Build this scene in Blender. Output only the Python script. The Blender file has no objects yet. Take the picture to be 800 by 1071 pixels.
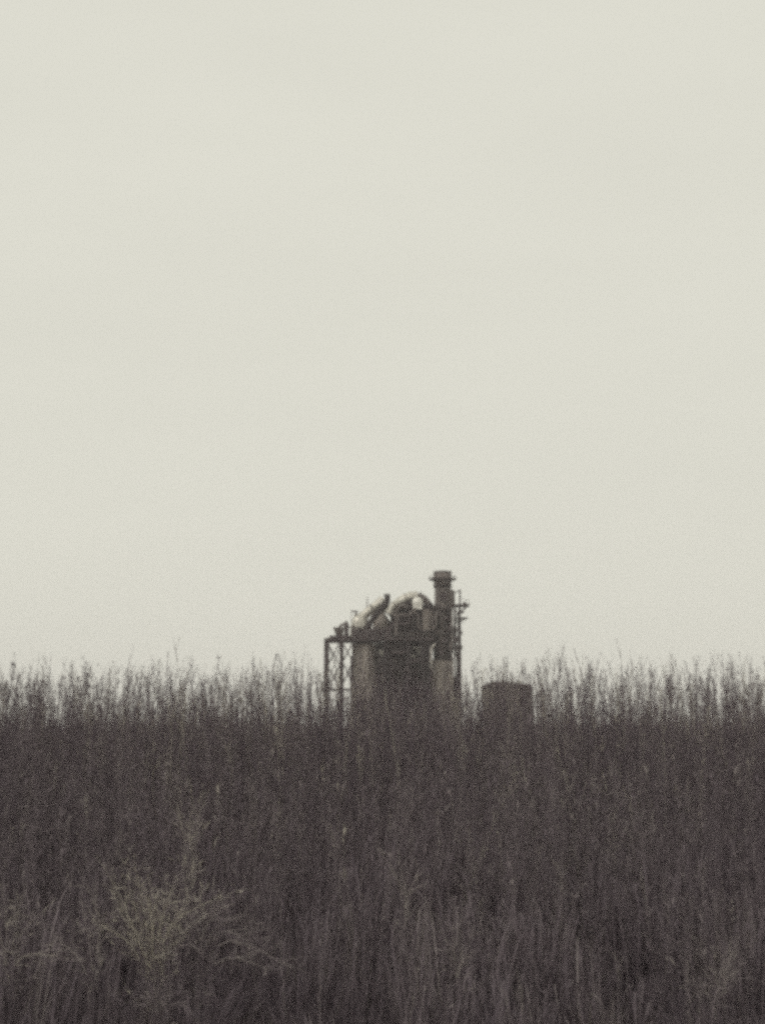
import bpy, math, random
import numpy as np
from mathutils import Vector, Matrix

random.seed(7)
rng = np.random.default_rng(7)
R = math.radians
scene = bpy.context.scene
col = scene.collection

# ------------------------------------------------------------------ camera
CAM_H, PX, W0, H0, HORIZON = 1.8, 1500.0, 800.0, 1071.0, 775.0
PITCH = math.atan((HORIZON - H0 / 2) / PX)
cam = bpy.data.cameras.new('camera')
cam.sensor_fit = 'HORIZONTAL'
cam.sensor_width = 24.0
cam.lens = 24.0 * PX / W0
cam.clip_start, cam.clip_end = 0.1, 5000
cam.dof.use_dof = True
cam.dof.focus_distance = 12.5
cam.dof.aperture_fstop = 3.0
cam_o = bpy.data.objects.new('camera', cam)
col.objects.link(cam_o)
cam_o.location = (0, 0, CAM_H)
cam_o.rotation_euler = (R(90) + PITCH, 0, 0)
scene.camera = cam_o

# ------------------------------------------------------------------ sky, sun, exposure
SUN_EL, SUN_AZ = R(42), R(-130)         # veiled, high on the left, a little behind the camera
world = bpy.data.worlds.new('World')
scene.world = world
world.use_nodes = True
nt = world.node_tree
nt.nodes.clear()
sky = nt.nodes.new('ShaderNodeTexSky')
sky.sky_type = 'NISHITA'
sky.sun_disc = False
sky.sun_elevation = SUN_EL
sky.sun_rotation = SUN_AZ
sky.dust_density = 6.0
sky.air_density = 1.5
tc = nt.nodes.new('ShaderNodeTexCoord')
mp = nt.nodes.new('ShaderNodeMapping')
mp.inputs['Scale'].default_value = (1.6, 1.6, 7.0)
nz = nt.nodes.new('ShaderNodeTexNoise')
nz.inputs['Scale'].default_value = 2.2
nz.inputs['Detail'].default_value = 6.0
nz.inputs['Roughness'].default_value = 0.55
rmp = nt.nodes.new('ShaderNodeMapRange')
rmp.inputs['From Min'].default_value = 0.25
rmp.inputs['From Max'].default_value = 0.75
rmp.inputs['To Min'].default_value = 0.982
rmp.inputs['To Max'].default_value = 1.018
cloud = nt.nodes.new('ShaderNodeVectorMath')
cloud.operation = 'SCALE'
cloud.inputs[0].default_value = (7.3, 7.22, 6.36)       # flat stratus deck
mix = nt.nodes.new('ShaderNodeMix')
mix.data_type = 'RGBA'
mix.inputs['Factor'].default_value = 0.985
bg = nt.nodes.new('ShaderNodeBackground')
bg.inputs['Strength'].default_value = 0.1
wo = nt.nodes.new('ShaderNodeOutputWorld')
L = nt.links.new
L(tc.outputs['Generated'], mp.inputs['Vector'])
L(mp.outputs['Vector'], nz.inputs['Vector'])
L(nz.outputs['Fac'], rmp.inputs['Value'])
L(rmp.outputs['Result'], cloud.inputs['Scale'])
L(sky.outputs['Color'], mix.inputs['A'])
L(cloud.outputs['Vector'], mix.inputs['B'])
L(mix.outputs['Result'], bg.inputs['Color'])
L(bg.outputs['Background'], wo.inputs['Surface'])

sun = bpy.data.lights.new('sun', 'SUN')
sun.energy = 0.9
sun.angle = R(20)
sun.color = (1.0, 0.965, 0.91)
sun_o = bpy.data.objects.new('sun', sun)
col.objects.link(sun_o)
sd = Vector((math.sin(SUN_AZ) * math.cos(SUN_EL), math.cos(SUN_AZ) * math.cos(SUN_EL), math.sin(SUN_EL)))
sun_o.rotation_euler = sd.to_track_quat('Z', 'Y').to_euler()

vs = scene.view_settings
vs.view_transform = 'Standard'
vs.look = 'None'
vs.exposure = 0.0
vs.gamma = 1.0
vs.use_curve_mapping = False
cy = scene.cycles
cy.use_denoising = False               # keep the film-like grain
cy.use_adaptive_sampling = True
cy.adaptive_threshold = 0.05
cy.adaptive_min_samples = 20
cy.filter_width = 3.8
cy.diffuse_bounces = 5
cy.max_bounces = 8
cy.volume_bounces = 2
HAZE = 0.0004

# ------------------------------------------------------------------ helpers
fwd = Vector((0, math.cos(PITCH), math.sin(PITCH)))
upv = Vector((0, -math.sin(PITCH), math.cos(PITCH)))
def at(px, py, Y):
    """The point of the place seen at this spot of the photograph, Y metres away."""
    d = fwd + Vector((1, 0, 0)) * ((px - W0 / 2) / PX) + upv * ((H0 / 2 - py) / PX)
    return Vector((0, 0, CAM_H)) + d * (Y / d.y)

def tag(o, label=None, cat=None, group=None, kind=None):
    if label: o['label'] = label
    if cat: o['category'] = cat
    if group: o['group'] = group
    if kind: o['kind'] = kind
    return o

def thing(name, label, cat, loc, group=None):
    o = bpy.data.objects.new(name, None)
    o.empty_display_size = 0.3
    col.objects.link(o)
    o.location = loc
    return tag(o, label, cat, group)

class MB:
    def __init__(self):
        self.v, self.f, self.smooth = [], [], []
    def add(self, vs_, fs, smooth=False):
        n = len(self.v)
        self.v += [tuple(p) for p in vs_]
        self.f += [tuple(i + n for i in f) for f in fs]
        self.smooth += [smooth] * len(fs)
        return self
    def box(self, x0, x1, y0, y1, z0, z1):
        v = [(x, y, z) for z in (z0, z1) for y in (y0, y1) for x in (x0, x1)]
        return self.add(v, [(0, 2, 3, 1), (4, 5, 7, 6), (0, 1, 5, 4), (2, 6, 7, 3), (0, 4, 6, 2), (1, 3, 7, 5)])
    def beam(self, p, q, w, h=None):
        h = h or w
        p, q = Vector(p), Vector(q)
        d = (q - p).normalized()
        a = d.cross(Vector((0, 0, 1)))
        if a.length < 1e-4: a = Vector((1, 0, 0))
        a.normalize()
        b = a.cross(d)
        v = [c + a * sx * w / 2 + b * sy * h / 2 for c in (p, q) for sx, sy in ((-1, -1), (1, -1), (1, 1), (-1, 1))]
        return self.add(v, [(3, 2, 1, 0), (4, 5, 6, 7), (0, 1, 5, 4), (1, 2, 6, 5), (2, 3, 7, 6), (3, 0, 4, 7)])
    def tube(self, pts, r, n=16, caps=True, smooth=True):
        pts = [Vector(p) for p in pts]
        rs = r if isinstance(r, (list, tuple)) else [r] * len(pts)
        t0 = (pts[1] - pts[0]).normalized()
        a = t0.cross(Vector((0, 1, 0.13)))
        a.normalize()
        v, f = [], []
        for i, p in enumerate(pts):
            t = (pts[min(i + 1, len(pts) - 1)] - pts[max(i - 1, 0)]).normalized()
            a = (a - t * a.dot(t)).normalized()
            b = t.cross(a)
            for k in range(n):
                th = 2 * math.pi * k / n
                v.append(p + (a * math.cos(th) + b * math.sin(th)) * rs[i])
        for i in range(len(pts) - 1):
            for k in range(n):
                f.append((i * n + k, i * n + (k + 1) % n, (i + 1) * n + (k + 1) % n, (i + 1) * n + k))
        self.add(v, f, smooth)
        if caps:
            m = len(pts)
            self.add([v[k] for k in range(n)], [tuple(range(n - 1, -1, -1))])
            self.add([v[(m - 1) * n + k] for k in range(n)], [tuple(range(n))])
        return self
    def lathe(self, c, prof, n=32, smooth=True, axis='z'):
        c = Vector(c)
        v, f = [], []
        for r, h in prof:
            for k in range(n):
                th = 2 * math.pi * k / n
                if axis == 'z': v.append(c + Vector((r * math.cos(th), r * math.sin(th), h)))
                else: v.append(c + Vector((r * math.cos(th), h, -r * math.sin(th))))
        for i in range(len(prof) - 1):
            for k in range(n):
                f.append((i * n + k, i * n + (k + 1) % n, (i + 1) * n + (k + 1) % n, (i + 1) * n + k))
        return self.add(v, f, smooth)
    def build(self, name, mat, parent=None, world_coords=True):
        me = bpy.data.meshes.new(name)
        off = parent_world(parent) if (parent is not None and world_coords) else Vector((0, 0, 0))
        me.from_pydata([tuple(Vector(p) - off) for p in self.v], [], self.f)
        me.polygons.foreach_set('use_smooth', self.smooth)
        me.materials.append(mat)
        me.update()
        o = bpy.data.objects.new(name, me)
        col.objects.link(o)
        if parent is not None: o.parent = parent
        return o

def parent_world(o):
    v = Vector((0, 0, 0))
    while o is not None:
        v += Vector(o.location)
        o = o.parent
    return v

def smooth_path(pts, k=8):
    pts = [Vector(p) for p in pts]
    P = [pts[0]] + pts + [pts[-1]]
    out = []
    for i in range(1, len(P) - 2):
        for j in range(k):
            t = j / k
            a, b, c, d = P[i - 1], P[i], P[i + 1], P[i + 2]
            out.append(0.5 * ((2 * b) + (c - a) * t + (2 * a - 5 * b + 4 * c - d) * t * t + (3 * b - a - 3 * c + d) * t ** 3))
    out.append(pts[-1])
    return out

# ------------------------------------------------------------------ materials
def weathered(name, c1, c2, scale=1.0, rough=0.8, metal=0.0, streak=3.0, c3=None):
    m = bpy.data.materials.new(name)
    m.use_nodes = True
    t = m.node_tree
    b = t.nodes['Principled BSDF']
    b.inputs['Roughness'].default_value = rough
    b.inputs['Metallic'].default_value = metal
    b.inputs['Specular IOR Level'].default_value = 0.3
    g = t.nodes.new('ShaderNodeNewGeometry')
    mpn = t.nodes.new('ShaderNodeMapping')
    mpn.inputs['Scale'].default_value = (scale, scale, scale / streak)
    n = t.nodes.new('ShaderNodeTexNoise')
    n.inputs['Scale'].default_value = 1.0
    n.inputs['Detail'].default_value = 8.0
    n.inputs['Roughness'].default_value = 0.65
    r = t.nodes.new('ShaderNodeValToRGB')
    r.color_ramp.elements[0].position = 0.32
    r.color_ramp.elements[0].color = (*c1, 1)
    r.color_ramp.elements[1].position = 0.68
    r.color_ramp.elements[1].color = (*c2, 1)
    if c3:
        e = r.color_ramp.elements.new(0.5)
        e.color = (*c3, 1)
    l = t.links.new
    l(g.outputs['Position'], mpn.inputs['Vector'])
    l(mpn.outputs['Vector'], n.inputs['Vector'])
    l(n.outputs['Fac'], r.inputs['Fac'])
    l(r.outputs['Color'], b.inputs['Base Color'])
    bp = t.nodes.new('ShaderNodeBump')
    bp.inputs['Strength'].default_value = 0.25
    bp.inputs['Distance'].default_value = 0.05
    l(n.outputs['Fac'], bp.inputs['Height'])
    l(bp.outputs['Normal'], b.inputs['Normal'])
    return m

def plant_mat(name, stops, rough=0.9, transl=0.15):
    """Dry vegetation; every plant has its own tone between the stops."""
    m = bpy.data.materials.new(name)
    m.use_nodes = True
    t = m.node_tree
    b = t.nodes['Principled BSDF']
    b.inputs['Roughness'].default_value = rough
    b.inputs['Specular IOR Level'].default_value = 0.15
    a = t.nodes.new('ShaderNodeAttribute')
    a.attribute_name = 'tone'
    r = t.nodes.new('ShaderNodeValToRGB')
    cr = r.color_ramp
    cr.elements[0].position, cr.elements[0].color = stops[0][0], (*stops[0][1], 1)
    cr.elements[1].position, cr.elements[1].color = stops[-1][0], (*stops[-1][1], 1)
    for p, c in stops[1:-1]:
        e = cr.elements.new(p)
        e.color = (*c, 1)
    tr = t.nodes.new('ShaderNodeBsdfTranslucent')
    mx = t.nodes.new('ShaderNodeMixShader')
    mx.inputs['Fac'].default_value = transl
    l = t.links.new
    l(a.outputs['Fac'], r.inputs['Fac'])
    l(r.outputs['Color'], b.inputs['Base Color'])
    l(r.outputs['Color'], tr.inputs['Color'])
    l(b.outputs['BSDF'], mx.inputs[1])
    l(tr.outputs['BSDF'], mx.inputs[2])
    l(mx.outputs['Shader'], t.nodes['Material Output'].inputs['Surface'])
    return m

M_soil = weathered('soil', (0.05, 0.042, 0.042), (0.12, 0.10, 0.09), 2.0, 0.95, streak=1)
M_dark = weathered('rusted_dark_steel', (0.040, 0.031, 0.034), (0.10, 0.077, 0.078), 0.9, 0.75)
M_black = weathered('black_steel', (0.014, 0.011, 0.013), (0.045, 0.035, 0.037), 0.8, 0.8)  # near-black steel, slightly mottled
M_mid = weathered('weathered_steel', (0.075, 0.062, 0.061), (0.23, 0.20, 0.185), 0.9, 0.7)
M_stack = weathered('stack_steel', (0.055, 0.045, 0.045), (0.28, 0.245, 0.225), 0.9, 0.75, streak=4)
M_tank = weathered('old_tank_paint', (0.13, 0.112, 0.105), (0.40, 0.355, 0.315), 0.6, 0.8, streak=4)
M_pale = weathered('galvanised_duct', (0.42, 0.40, 0.36), (0.70, 0.67, 0.60), 0.9, 0.42, metal=0.6, streak=2)
M_white = weathered('polished_aluminium', (0.80, 0.78, 0.72), (0.90, 0.88, 0.82), 1.5, 0.45, metal=0.25)
M_conc = weathered('stained_concrete', (0.12, 0.105, 0.098), (0.36, 0.32, 0.285), 0.6, 0.9)
M_shed = weathered('dark_cladding', (0.08, 0.068, 0.067), (0.185, 0.158, 0.15), 0.5, 0.85)

STOPS = [(0.0, (0.126, 0.103, 0.120)), (0.5, (0.203, 0.169, 0.187)), (0.75, (0.31, 0.277, 0.266)), (1.0, (0.58, 0.54, 0.45))]
M_weed = plant_mat('dry_weed', STOPS)
M_grass = plant_mat('dry_grass', STOPS)

# ------------------------------------------------------------------ ground
g = MB()
xs = np.concatenate([np.linspace(-640, -60, 12), np.linspace(-48, 48, 41), np.linspace(60, 640, 12)])
ys = np.concatenate([np.linspace(-280, -20, 8), np.linspace(-8, 72, 41), np.linspace(90, 900, 16)])
def gz(x, y):
    return 0.05 * math.sin(x * 0.9 + 1.3) * math.sin(y * 0.7) + 0.04 * math.sin(x * 2.1 + y * 1.7)
vv = [(float(x), float(y), gz(x, y) if abs(x) < 55 and -9 < y < 75 else 0.0) for y in ys for x in xs]
nx = len(xs)
ff = [(j * nx + i, j * nx + i + 1, (j + 1) * nx + i + 1, (j + 1) * nx + i) for j in range(len(ys) - 1) for i in range(nx - 1)]
g.add(vv, ff, True)
tag(g.build('ground', M_soil), kind='structure')

# ------------------------------------------------------------------ the industrial plant
Y0 = 282.0
def X(px, Y=Y0): return at(px, 700, Y).x
def Z(py, Y=Y0): return at(400, py, Y).z
S = X(401) - X(400)                        # metres per photo pixel at the plant
def pt(px, py, dy=0.0):
    p = at(px, py, Y0)
    return Vector((p.x, Y0 + dy, p.z))

# --- steel frame with deck, left
t = thing('steel_frame', 'open dark steel frame with crossed braces carrying the deck on the left of the plant', 'frame', (X(341), Y0, 0))
zt = Z(671)
posts = [(X(341.5), Y0 - 2), (X(357), Y0 - 2), (X(341.5), Y0 + 5), (X(357), Y0 + 5), (X(369), Y0 + 5), (X(398), Y0 + 5)]
for i, (x, y) in enumerate(posts):
    w = 0.85 if i == 0 else 0.6
    MB().box(x - w / 2, x + w / 2, y - 0.25, y + 0.25, 0, zt - 0.01).build('post', M_dark, t)
MB().box(X(339.3), X(400), Y0 - 2.4, Y0 + 5.4, zt, zt + 0.45).build('deck', M_dark, t)
MB().box(X(345), X(366), Y0 - 2.3, Y0 + 2, zt + 0.452, zt + 1.0).build('deck_plinth', M_dark, t)
for py, a, b in ((722, 336, 353), (722, 353.3, 368)):
    MB().box(X(a), X(b), Y0 - 2.62, Y0 - 2.28, Z(py) - 0.22, Z(py) + 0.22).build('beam', M_dark, t)
for (ax, ay, bx, by) in ((343, 673, 355.5, 697), (355.5, 673, 343, 697), (343, 697, 355.5, 721), (355.5, 697, 343, 721),
                         (358.5, 673, 369, 693), (369, 673, 358.5, 693), (358.5, 693, 369, 716), (369, 693, 358.5, 716)):
    MB().beam(pt(ax, ay, -1.9 + 0.3 * (ax > bx)), pt(bx, by, -1.9 + 0.3 * (ax > bx)), 0.24).build('brace', M_dark, t)
for (ax, ay, bx, by) in ((343, 673, 355, 712), (355, 673, 343, 712)):
    MB().beam(pt(ax, ay, 4.8 + 0.3 * (ax > bx)), pt(bx, by, 4.8 + 0.3 * (ax > bx)), 0.16).build('brace', M_dark, t)
pr = MB().box(X(367.5), X(408), Y0 - 2.35, Y0 - 2.15, zt + 0.46, Z(658.5)).build('parapet', M_dark, t)
rl = MB()
rl.box(X(364), X(408), Y0 - 2.4, Y0 - 2.25, Z(657.6), Z(656.4))
rl.box(X(364), X(365), Y0 - 2.4, Y0 - 2.25, zt + 0.46, Z(657.7))
rl.build('railing', M_dark, t)

# --- pale tank under the deck
cx = X(381.5); rad = 13.2 * S
t = thing('storage_tank', 'pale upright cylindrical tank standing under the steel deck', 'tank', (cx, Y0 + 1.3, 0))
h = zt - 0.12
MB().lathe((cx, Y0 + 1.3, 0), [(rad, 0), (rad, h * 0.45), (rad + 0.05, h * 0.452), (rad + 0.05, h * 0.465), (rad, h * 0.467), (rad, h - 0.5)], 40).build('shell', M_tank, t)
MB().lathe((cx, Y0 + 1.3, h - 0.5), [(rad + 0.08, 0), (rad + 0.08, 0.12), (rad * 0.4, 0.42), (0.0, 0.45)], 40).build('roof', M_mid, t)
MB().tube([(X(368.3), Y0 - 1.2, 0), (X(368.3), Y0 - 1.2, Z(687))], 0.32, 10).build('drain_pipe', M_dark, t)
ld = MB()
for sx in (-0.25, 0.25):
    ld.beam((cx + 1.2 + sx, Y0 - 1.35, 0), (cx + 1.2 + sx, Y0 - 1.35, h - 0.6), 0.06)
for k in range(int(h / 0.4)):
    ld.beam((cx + 0.95, Y0 - 1.35, 0.3 + k * 0.4), (cx + 1.45, Y0 - 1.35, 0.3 + k * 0.4), 0.04)
ld.build('ladder', M_mid, t)

# --- feed hopper on the deck
zb = zt + 1.0
t = thing('feed_hopper', 'small funnel shaped hopper standing on the left end of the steel deck', 'hopper', (X(356), Y0 - 0.5, zb))
f_ = MB()
def frustum(mb, x0, x1, X0, X1, y0, y1, Ya, Yb, z0, z1):
    v = [(x0, y0, z0), (x1, y0, z0), (x1, y1, z0), (x0, y1, z0), (X0, Ya, z1), (X1, Ya, z1), (X1, Yb, z1), (X0, Yb, z1)]
    return mb.add(v, [(3, 2, 1, 0), (4, 5, 6, 7), (0, 1, 5, 4), (1, 2, 6, 5), (2, 3, 7, 6), (3, 0, 4, 7)])
frustum(f_, X(351.5), X(358.5), X(348.6), X(359.5), Y0 - 1.2, Y0 + 0.2, Y0 - 1.8, Y0 + 0.8, zb, Z(657.6))
f_.box(X(348.3), X(359.8), Y0 - 1.85, Y0 + 0.85, Z(657.5), Z(656.9))
f_.build('funnel', M_mid, t)
MB().box(X(360), X(364.6), Y0 - 1.7, Y0 + 0.6, zb, Z(653)).build('housing', M_dark, t)
MB().tube(smooth_path([pt(355, 656.6, -0.5), pt(357, 654.5, -0.5), pt(360, 653, -0.5), pt(363.5, 650.5, -0.5)]), 0.28, 10).build('feed_pipe', M_mid, t)
MB().box(X(342.5), X(346.5), Y0 - 1.7, Y0 - 0.9, zt + 0.452, Z(667.4)).build('control_box', M_mid, t)

# --- light pipe frame and mast
t = thing('pipe_frame', 'spindly square pipe frame standing above the pale duct on the deck', 'frame', (X(368), Y0 + 1, zt + 0.46))
for px in (367.3, 373):
    MB().beam((X(px), Y0 + 1.6, zt + 0.46), (X(px), Y0 + 1.6, Z(638.6)), 0.12).build('post', M_mid, t)
MB().beam((X(366.8), Y0 + 1.6, Z(638.8)), (X(374), Y0 + 1.6, Z(638.8)), 0.3).build('crossbar', M_dark, t)
t = thing('thin_mast', 'thin bare mast sticking up behind the sloping duct', 'mast', (X(383), Y0 + 3.2, zt + 0.46))
MB().tube([(X(383.6), Y0 + 3.2, zt + 0.46), (X(383.6), Y0 + 3.2, Z(633))], 0.2, 8).build('mast_foot', M_mid, t)
MB().tube([(X(383.6), Y0 + 3.2, Z(633)), (X(383.6), Y0 + 3.2, Z(622))], [0.11, 0.05], 6).build('mast_pole', M_mid, t)

# --- big pale inclined duct + rounded collector
t = thing('sloping_duct', 'fat pale duct sloping up to the right above the deck', 'duct', (X(372), Y0 + 1, zt + 0.46))
MB().tube(smooth_path([pt(370.5, 668, 1.4), pt(371.5, 656, 1.4), pt(376, 647.5, 1.4), pt(385, 639.5, 1.6), pt(395, 631.5, 2), pt(401, 626, 2.2)]), 4.9 * S, 24).build('duct_body', M_pale, t)
for a, b in (((379.2, 644.8), (380.2, 643.9)), ((389.5, 636), (390.5, 635.2))):
    MB().tube([pt(*a, 1.6), pt(*b, 1.6)], 5.4 * S, 24).build('flange', M_mid, t)
t = thing('collector_tank', 'low pale round topped tank behind the deck parapet', 'tank', (X(376.5), Y0 - 0.7, zt + 0.46))
rr = 8.3 * S
MB().lathe((X(376), Y0 - 0.1, zt + 0.46), [(rr, 0), (rr, Z(651) - zt - 0.46), (rr * 0.93, Z(648) - zt - 0.46), (rr * 0.72, Z(645.2) - zt - 0.46), (rr * 0.4, Z(643.6) - zt - 0.46), (0, Z(643) - zt - 0.46)], 32).build('shell', M_pale, t)
MB().tube([(X(372), Y0 - 0.1, Z(645.5)), (X(372), Y0 - 0.1, Z(641.4))], 0.25, 8).build('vent', M_mid, t)

# --- dark bent pipe
t = thing('bent_pipe', 'dark pipe climbing to the right with its open end bent upward', 'pipe', (X(385), Y0 - 1, zt + 0.46))
MB().tube(smooth_path([pt(384, 664, -1), pt(385.5, 656, -1), pt(389.5, 648.5, -1), pt(395, 642, -1), pt(400.5, 637, -1), pt(404, 632.5, -1), pt(405.3, 627.5, -1), pt(404.6, 622.5, -1)]),
          2.9 * S, 18).build('pipe_body', M_black, t)
MB().tube([pt(391.6, 645.9, -1), pt(392.6, 644.7, -1)], 3.5 * S, 18).build('flange', M_dark, t)
MB().tube([pt(404.65, 623.6, -1), pt(404.5, 622.0, -1)], 3.4 * S, 18).build('collar', M_dark, t)
MB().tube([pt(398.6, 631.6, -0.6), pt(399.2, 628.6, -0.6)], 1.7 * S, 12).build('nozzle', M_white, t)

# --- pale cone vessel
t = thing('cone_vessel', 'grey cone shaped vessel tucked under the dark bent pipe', 'vessel', (X(399), Y0 + 1.2, zt + 0.46))
c = (X(399.5), Y0 + 2.2, 0)
MB().lathe(c, [(9.6 * S, zt + 0.46), (9.6 * S, Z(652)), (8.4 * S, Z(648.5)), (3.2 * S, Z(640.6)), (2.4 * S, Z(639.6)), (0, Z(639.2))], 32).build('vessel_shell', M_tank, t)
MB().tube([(X(402.5), Y0 + 2.2, Z(640)), (X(402.5), Y0 + 2.2, Z(637.6))], 0.34, 10).build('top_pipe', M_pale, t)

# --- boiler house
t = thing('boiler_house', 'tall dark steel clad boiler house in the middle of the plant', 'building', (X(423), Y0, 0))
MB().box(X(408.5), X(441), Y0 - 1.5, Y0 + 9, Z(668), Z(641.5)).build('casing', M_black, t)
for a, b, z in ((407.5, 413, 637), (413.2, 421, 634), (421.3, 431, 629.5), (431.3, 442, 627), (442.2, 453, 633)):
    MB().box(X(a), X(b), Y0 - 1.2, Y0 + 8, Z(641.45), Z(z)).build('roof_step', M_black, t)
for k, px in enumerate((411, 417, 423, 429, 435)):
    MB().box(X(px), X(px + 1.2), Y0 - 1.78, Y0 - 1.502, Z(666), Z(643)).build('stiffener', M_dark, t)
for z in (648, 656):
    MB().box(X(408.5), X(441), Y0 - 1.95, Y0 - 1.79, Z(z), Z(z - 1.2)).build('girder', M_dark, t)
MB().box(X(441.2), X(453.2), Y0 - 0.4, Y0 + 8, Z(680), Z(641.5)).build('side_casing', M_dark, t)
pf = MB().box(X(400.3), X(453), Y0 - 3.2, Y0 + 8.5, Z(671), Z(668.4)).build('platform', M_dark, t)
rl = MB()
for z in (666.0, 663.6):
    rl.box(X(409), X(453), Y0 - 3.2, Y0 - 3.08, Z(z + 0.35), Z(z - 0.15))
for k in range(10):
    px = 409.5 + k * 4.75
    rl.box(X(px), X(px) + 0.09, Y0 - 3.07, Y0 - 2.98, Z(668.4), Z(663.6))
rl.build('railing', M_mid, pf)
# columns and heavy ductwork underneath
for px in (403, 426.5, 441.5, 447.5):
    MB().box(X(px) - 0.45, X(px) + 0.45, Y0 - 3.0, Y0 - 2.2, 0, Z(671.1)).build('post', M_black, t)
MB().box(X(392), X(427.5), Y0 + 5.6, Y0 + 8, 0, Z(671.1)).build('rear_casing', M_black, t)
MB().box(X(403.5), X(427.5), Y0 - 0.5, Y0 + 5.59, 0, Z(671.1)).build('lower_casing', M_black, t)
MB().box(X(440.5), X(450.3), Y0 + 0.5, Y0 + 8, 0, Z(671.1)).build('side_casing', M_black, t)
f_ = MB()
frustum(f_, X(430), X(438), X(427.6), X(440.4), Y0 + 1, Y0 + 5, Y0 + 0.5, Y0 + 8, Z(676.5), Z(671.2))
f_.build('ash_hopper', M_black, t)
MB().box(X(427.6), X(440.4), Y0 + 0.1, Y0 + 7.5, 0, Z(688)).build('ash_bunker', M_black, t)
MB().box(X(427.7), X(440.3), Y0 + 0.2, Y0 + 0.4, Z(687.9), Z(676.6)).build('back_panel', M_pale, t)
MB().beam(pt(428, 675, -0.8), pt(440, 690, -0.8), 0.55).build('brace', M_black, t)
MB().box(X(427.6), X(431), Y0 - 0.3, Y0 + 0.15, Z(684), Z(671.2)).build('duct_leg', M_black, t)
MB().beam(pt(428, 689.5, -1.3), pt(440, 674, -1.3), 0.2).build('brace', M_black, t)
for px, r_, top in ((409, 0.5, 672), (414, 0.35, 672), (420.5, 0.65, 672), (432, 0.4, 690), (437, 0.5, 690), (444.5, 0.45, 672)):
    MB().tube([(X(px), Y0 - 1.3, 0), (X(px), Y0 - 1.3, Z(top))], r_, 12).build('downpipe', M_dark, t)
MB().beam(pt(403, 708, -2.6), pt(426, 690, -2.6), 0.4).build('brace', M_black, t)
MB().beam(pt(403, 690, -2.9), pt(426, 708, -2.9), 0.3).build('brace', M_black, t)
for (px, py, w_, h_, mt, nm) in ((406, 676, 3, 5, M_dark, 'duct_box'), (417, 679, 4, 3, M_dark, 'duct_box'), (422.5, 698, 3, 6, M_dark, 'duct_box'), (410, 690, 4, 3, M_mid, 'switch_box'),
                             (434, 699, 4, 5, M_dark, 'duct_box'), (443, 684, 3, 4, M_mid, 'switch_box'), (419.5, 652, 3, 4, M_dark, 'switch_box'), (430.5, 646, 3, 5, M_mid, 'switch_box')):
    MB().box(X(px), X(px + w_), Y0 - 2.15, Y0 - 1.96, Z(py + h_), Z(py)).build(nm, mt, t)
for pts_, r_, mt in (([(408, 662), (410, 655), (416, 653), (424, 654), (428, 650), (429, 640)], .3, M_dark), ([(414, 666), (415, 648), (420, 644), (426, 645), (432, 641), (434, 637)], .24, M_mid),
                     ([(405, 690), (412, 684), (421, 684), (425, 680), (425, 672)], .3, M_dark), ([(442, 700), (441, 690), (436, 692), (429, 693), (424, 702)], .28, M_dark),
                     ([(452, 660), (455, 655), (455, 645), (458, 640)], .22, M_mid), ([(440, 660), (437, 655), (437, 646), (433, 642)], .2, M_mid)):
    MB().tube(smooth_path([pt(a, b, -2.45 if r_ > .29 else -2.75) for a, b in pts_], 5), r_, 8).build('pipe_run', mt, t)
for px0, px1, py in ((404, 426, 684.5), (427, 449, 694), (405, 440, 703)):
    MB().box(X(px0), X(px1), Y0 - 3.3, Y0 - 1.6, Z(py + .7), Z(py)).build('walkway', M_dark, t)
# small light panel between the tank and the boiler
t2 = thing('instrument_panel', 'small pale panel in the gap between tank and boiler house', 'panel', (X(399.5), Y0 + 3, 0))
MB().box(X(396.5), X(402.4), Y0 - 0.4, Y0 - 0.2, Z(697), Z(680)).build('panel_face', M_pale, t2)
MB().box(X(399.2), X(400.2), Y0 - 0.19, Y0 + 0.2, 0, Z(680.5)).build('post', M_dark, t2)
MB().beam(pt(394, 682, -0.9), pt(404, 697, -0.9), 0.6).build('strut', M_black, t2)
MB().beam(pt(405, 684, -1.3), pt(395, 700, -1.3), 0.9).build('strut', M_black, t2)

# --- arching pale duct on the roof
t = thing('arched_duct', 'fat pale duct arching over the boiler house roof', 'duct', (X(425), Y0 + 3, Z(638)))
arc = smooth_path([pt(405.5, 641, 3), pt(410, 636, 3), pt(416, 630.5, 3), pt(423, 625.8, 3), pt(430, 623.2, 3), pt(437, 622.6, 3)])
MB().tube(arc, [5.3 * S + 0.06 * S * i * 0.2 for i in range(len(arc))], 24).build('duct_body', M_pale, t)
arc2 = smooth_path([pt(436.5, 622.6, 3), pt(441.5, 624, 3), pt(446, 627.5, 3), pt(448.5, 632.5, 3), pt(449, 640, 3)])
MB().tube(arc2, 4.0 * S, 24).build('elbow', M_mid, t)
for i in (12, 26):
    MB().tube([arc[i], arc[i + 1]], 6.0 * S, 24).build('flange', M_tank, t)
for px, top in ((414.5, 627), (424, 619.8), (431, 618.3), (440.5, 617.8), (443.4, 619.6), (446.4, 622)):
    MB().tube([(X(px), Y0 + 3, Z(top + 6)), (X(px), Y0 + 3, Z(top))], 0.16, 6).build('spigot', M_mid, t)
MB().tube(smooth_path([pt(412.5, 646, -1.9), pt(413.5, 640, -1.9), pt(417, 636.5, -1.9), pt(421, 635.2, -1.9), pt(426, 636, -1.0)]), 3.0 * S, 16).build('branch_duct', M_mid, t)

MB().tube(smooth_path([pt(407.5, 643, -2.4), pt(409, 637.5, -2.4), pt(413, 633.2, -2.2), pt(418, 630.2, -1.4), pt(422, 629.5, 0)]), 2.7 * S, 16).build('side_duct', M_pale, t)
MB().tube([pt(412.6, 633.6, -2.2), pt(413.4, 632.8, -2.2)], 3.2 * S, 16).build('flange', M_tank, t)
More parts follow.
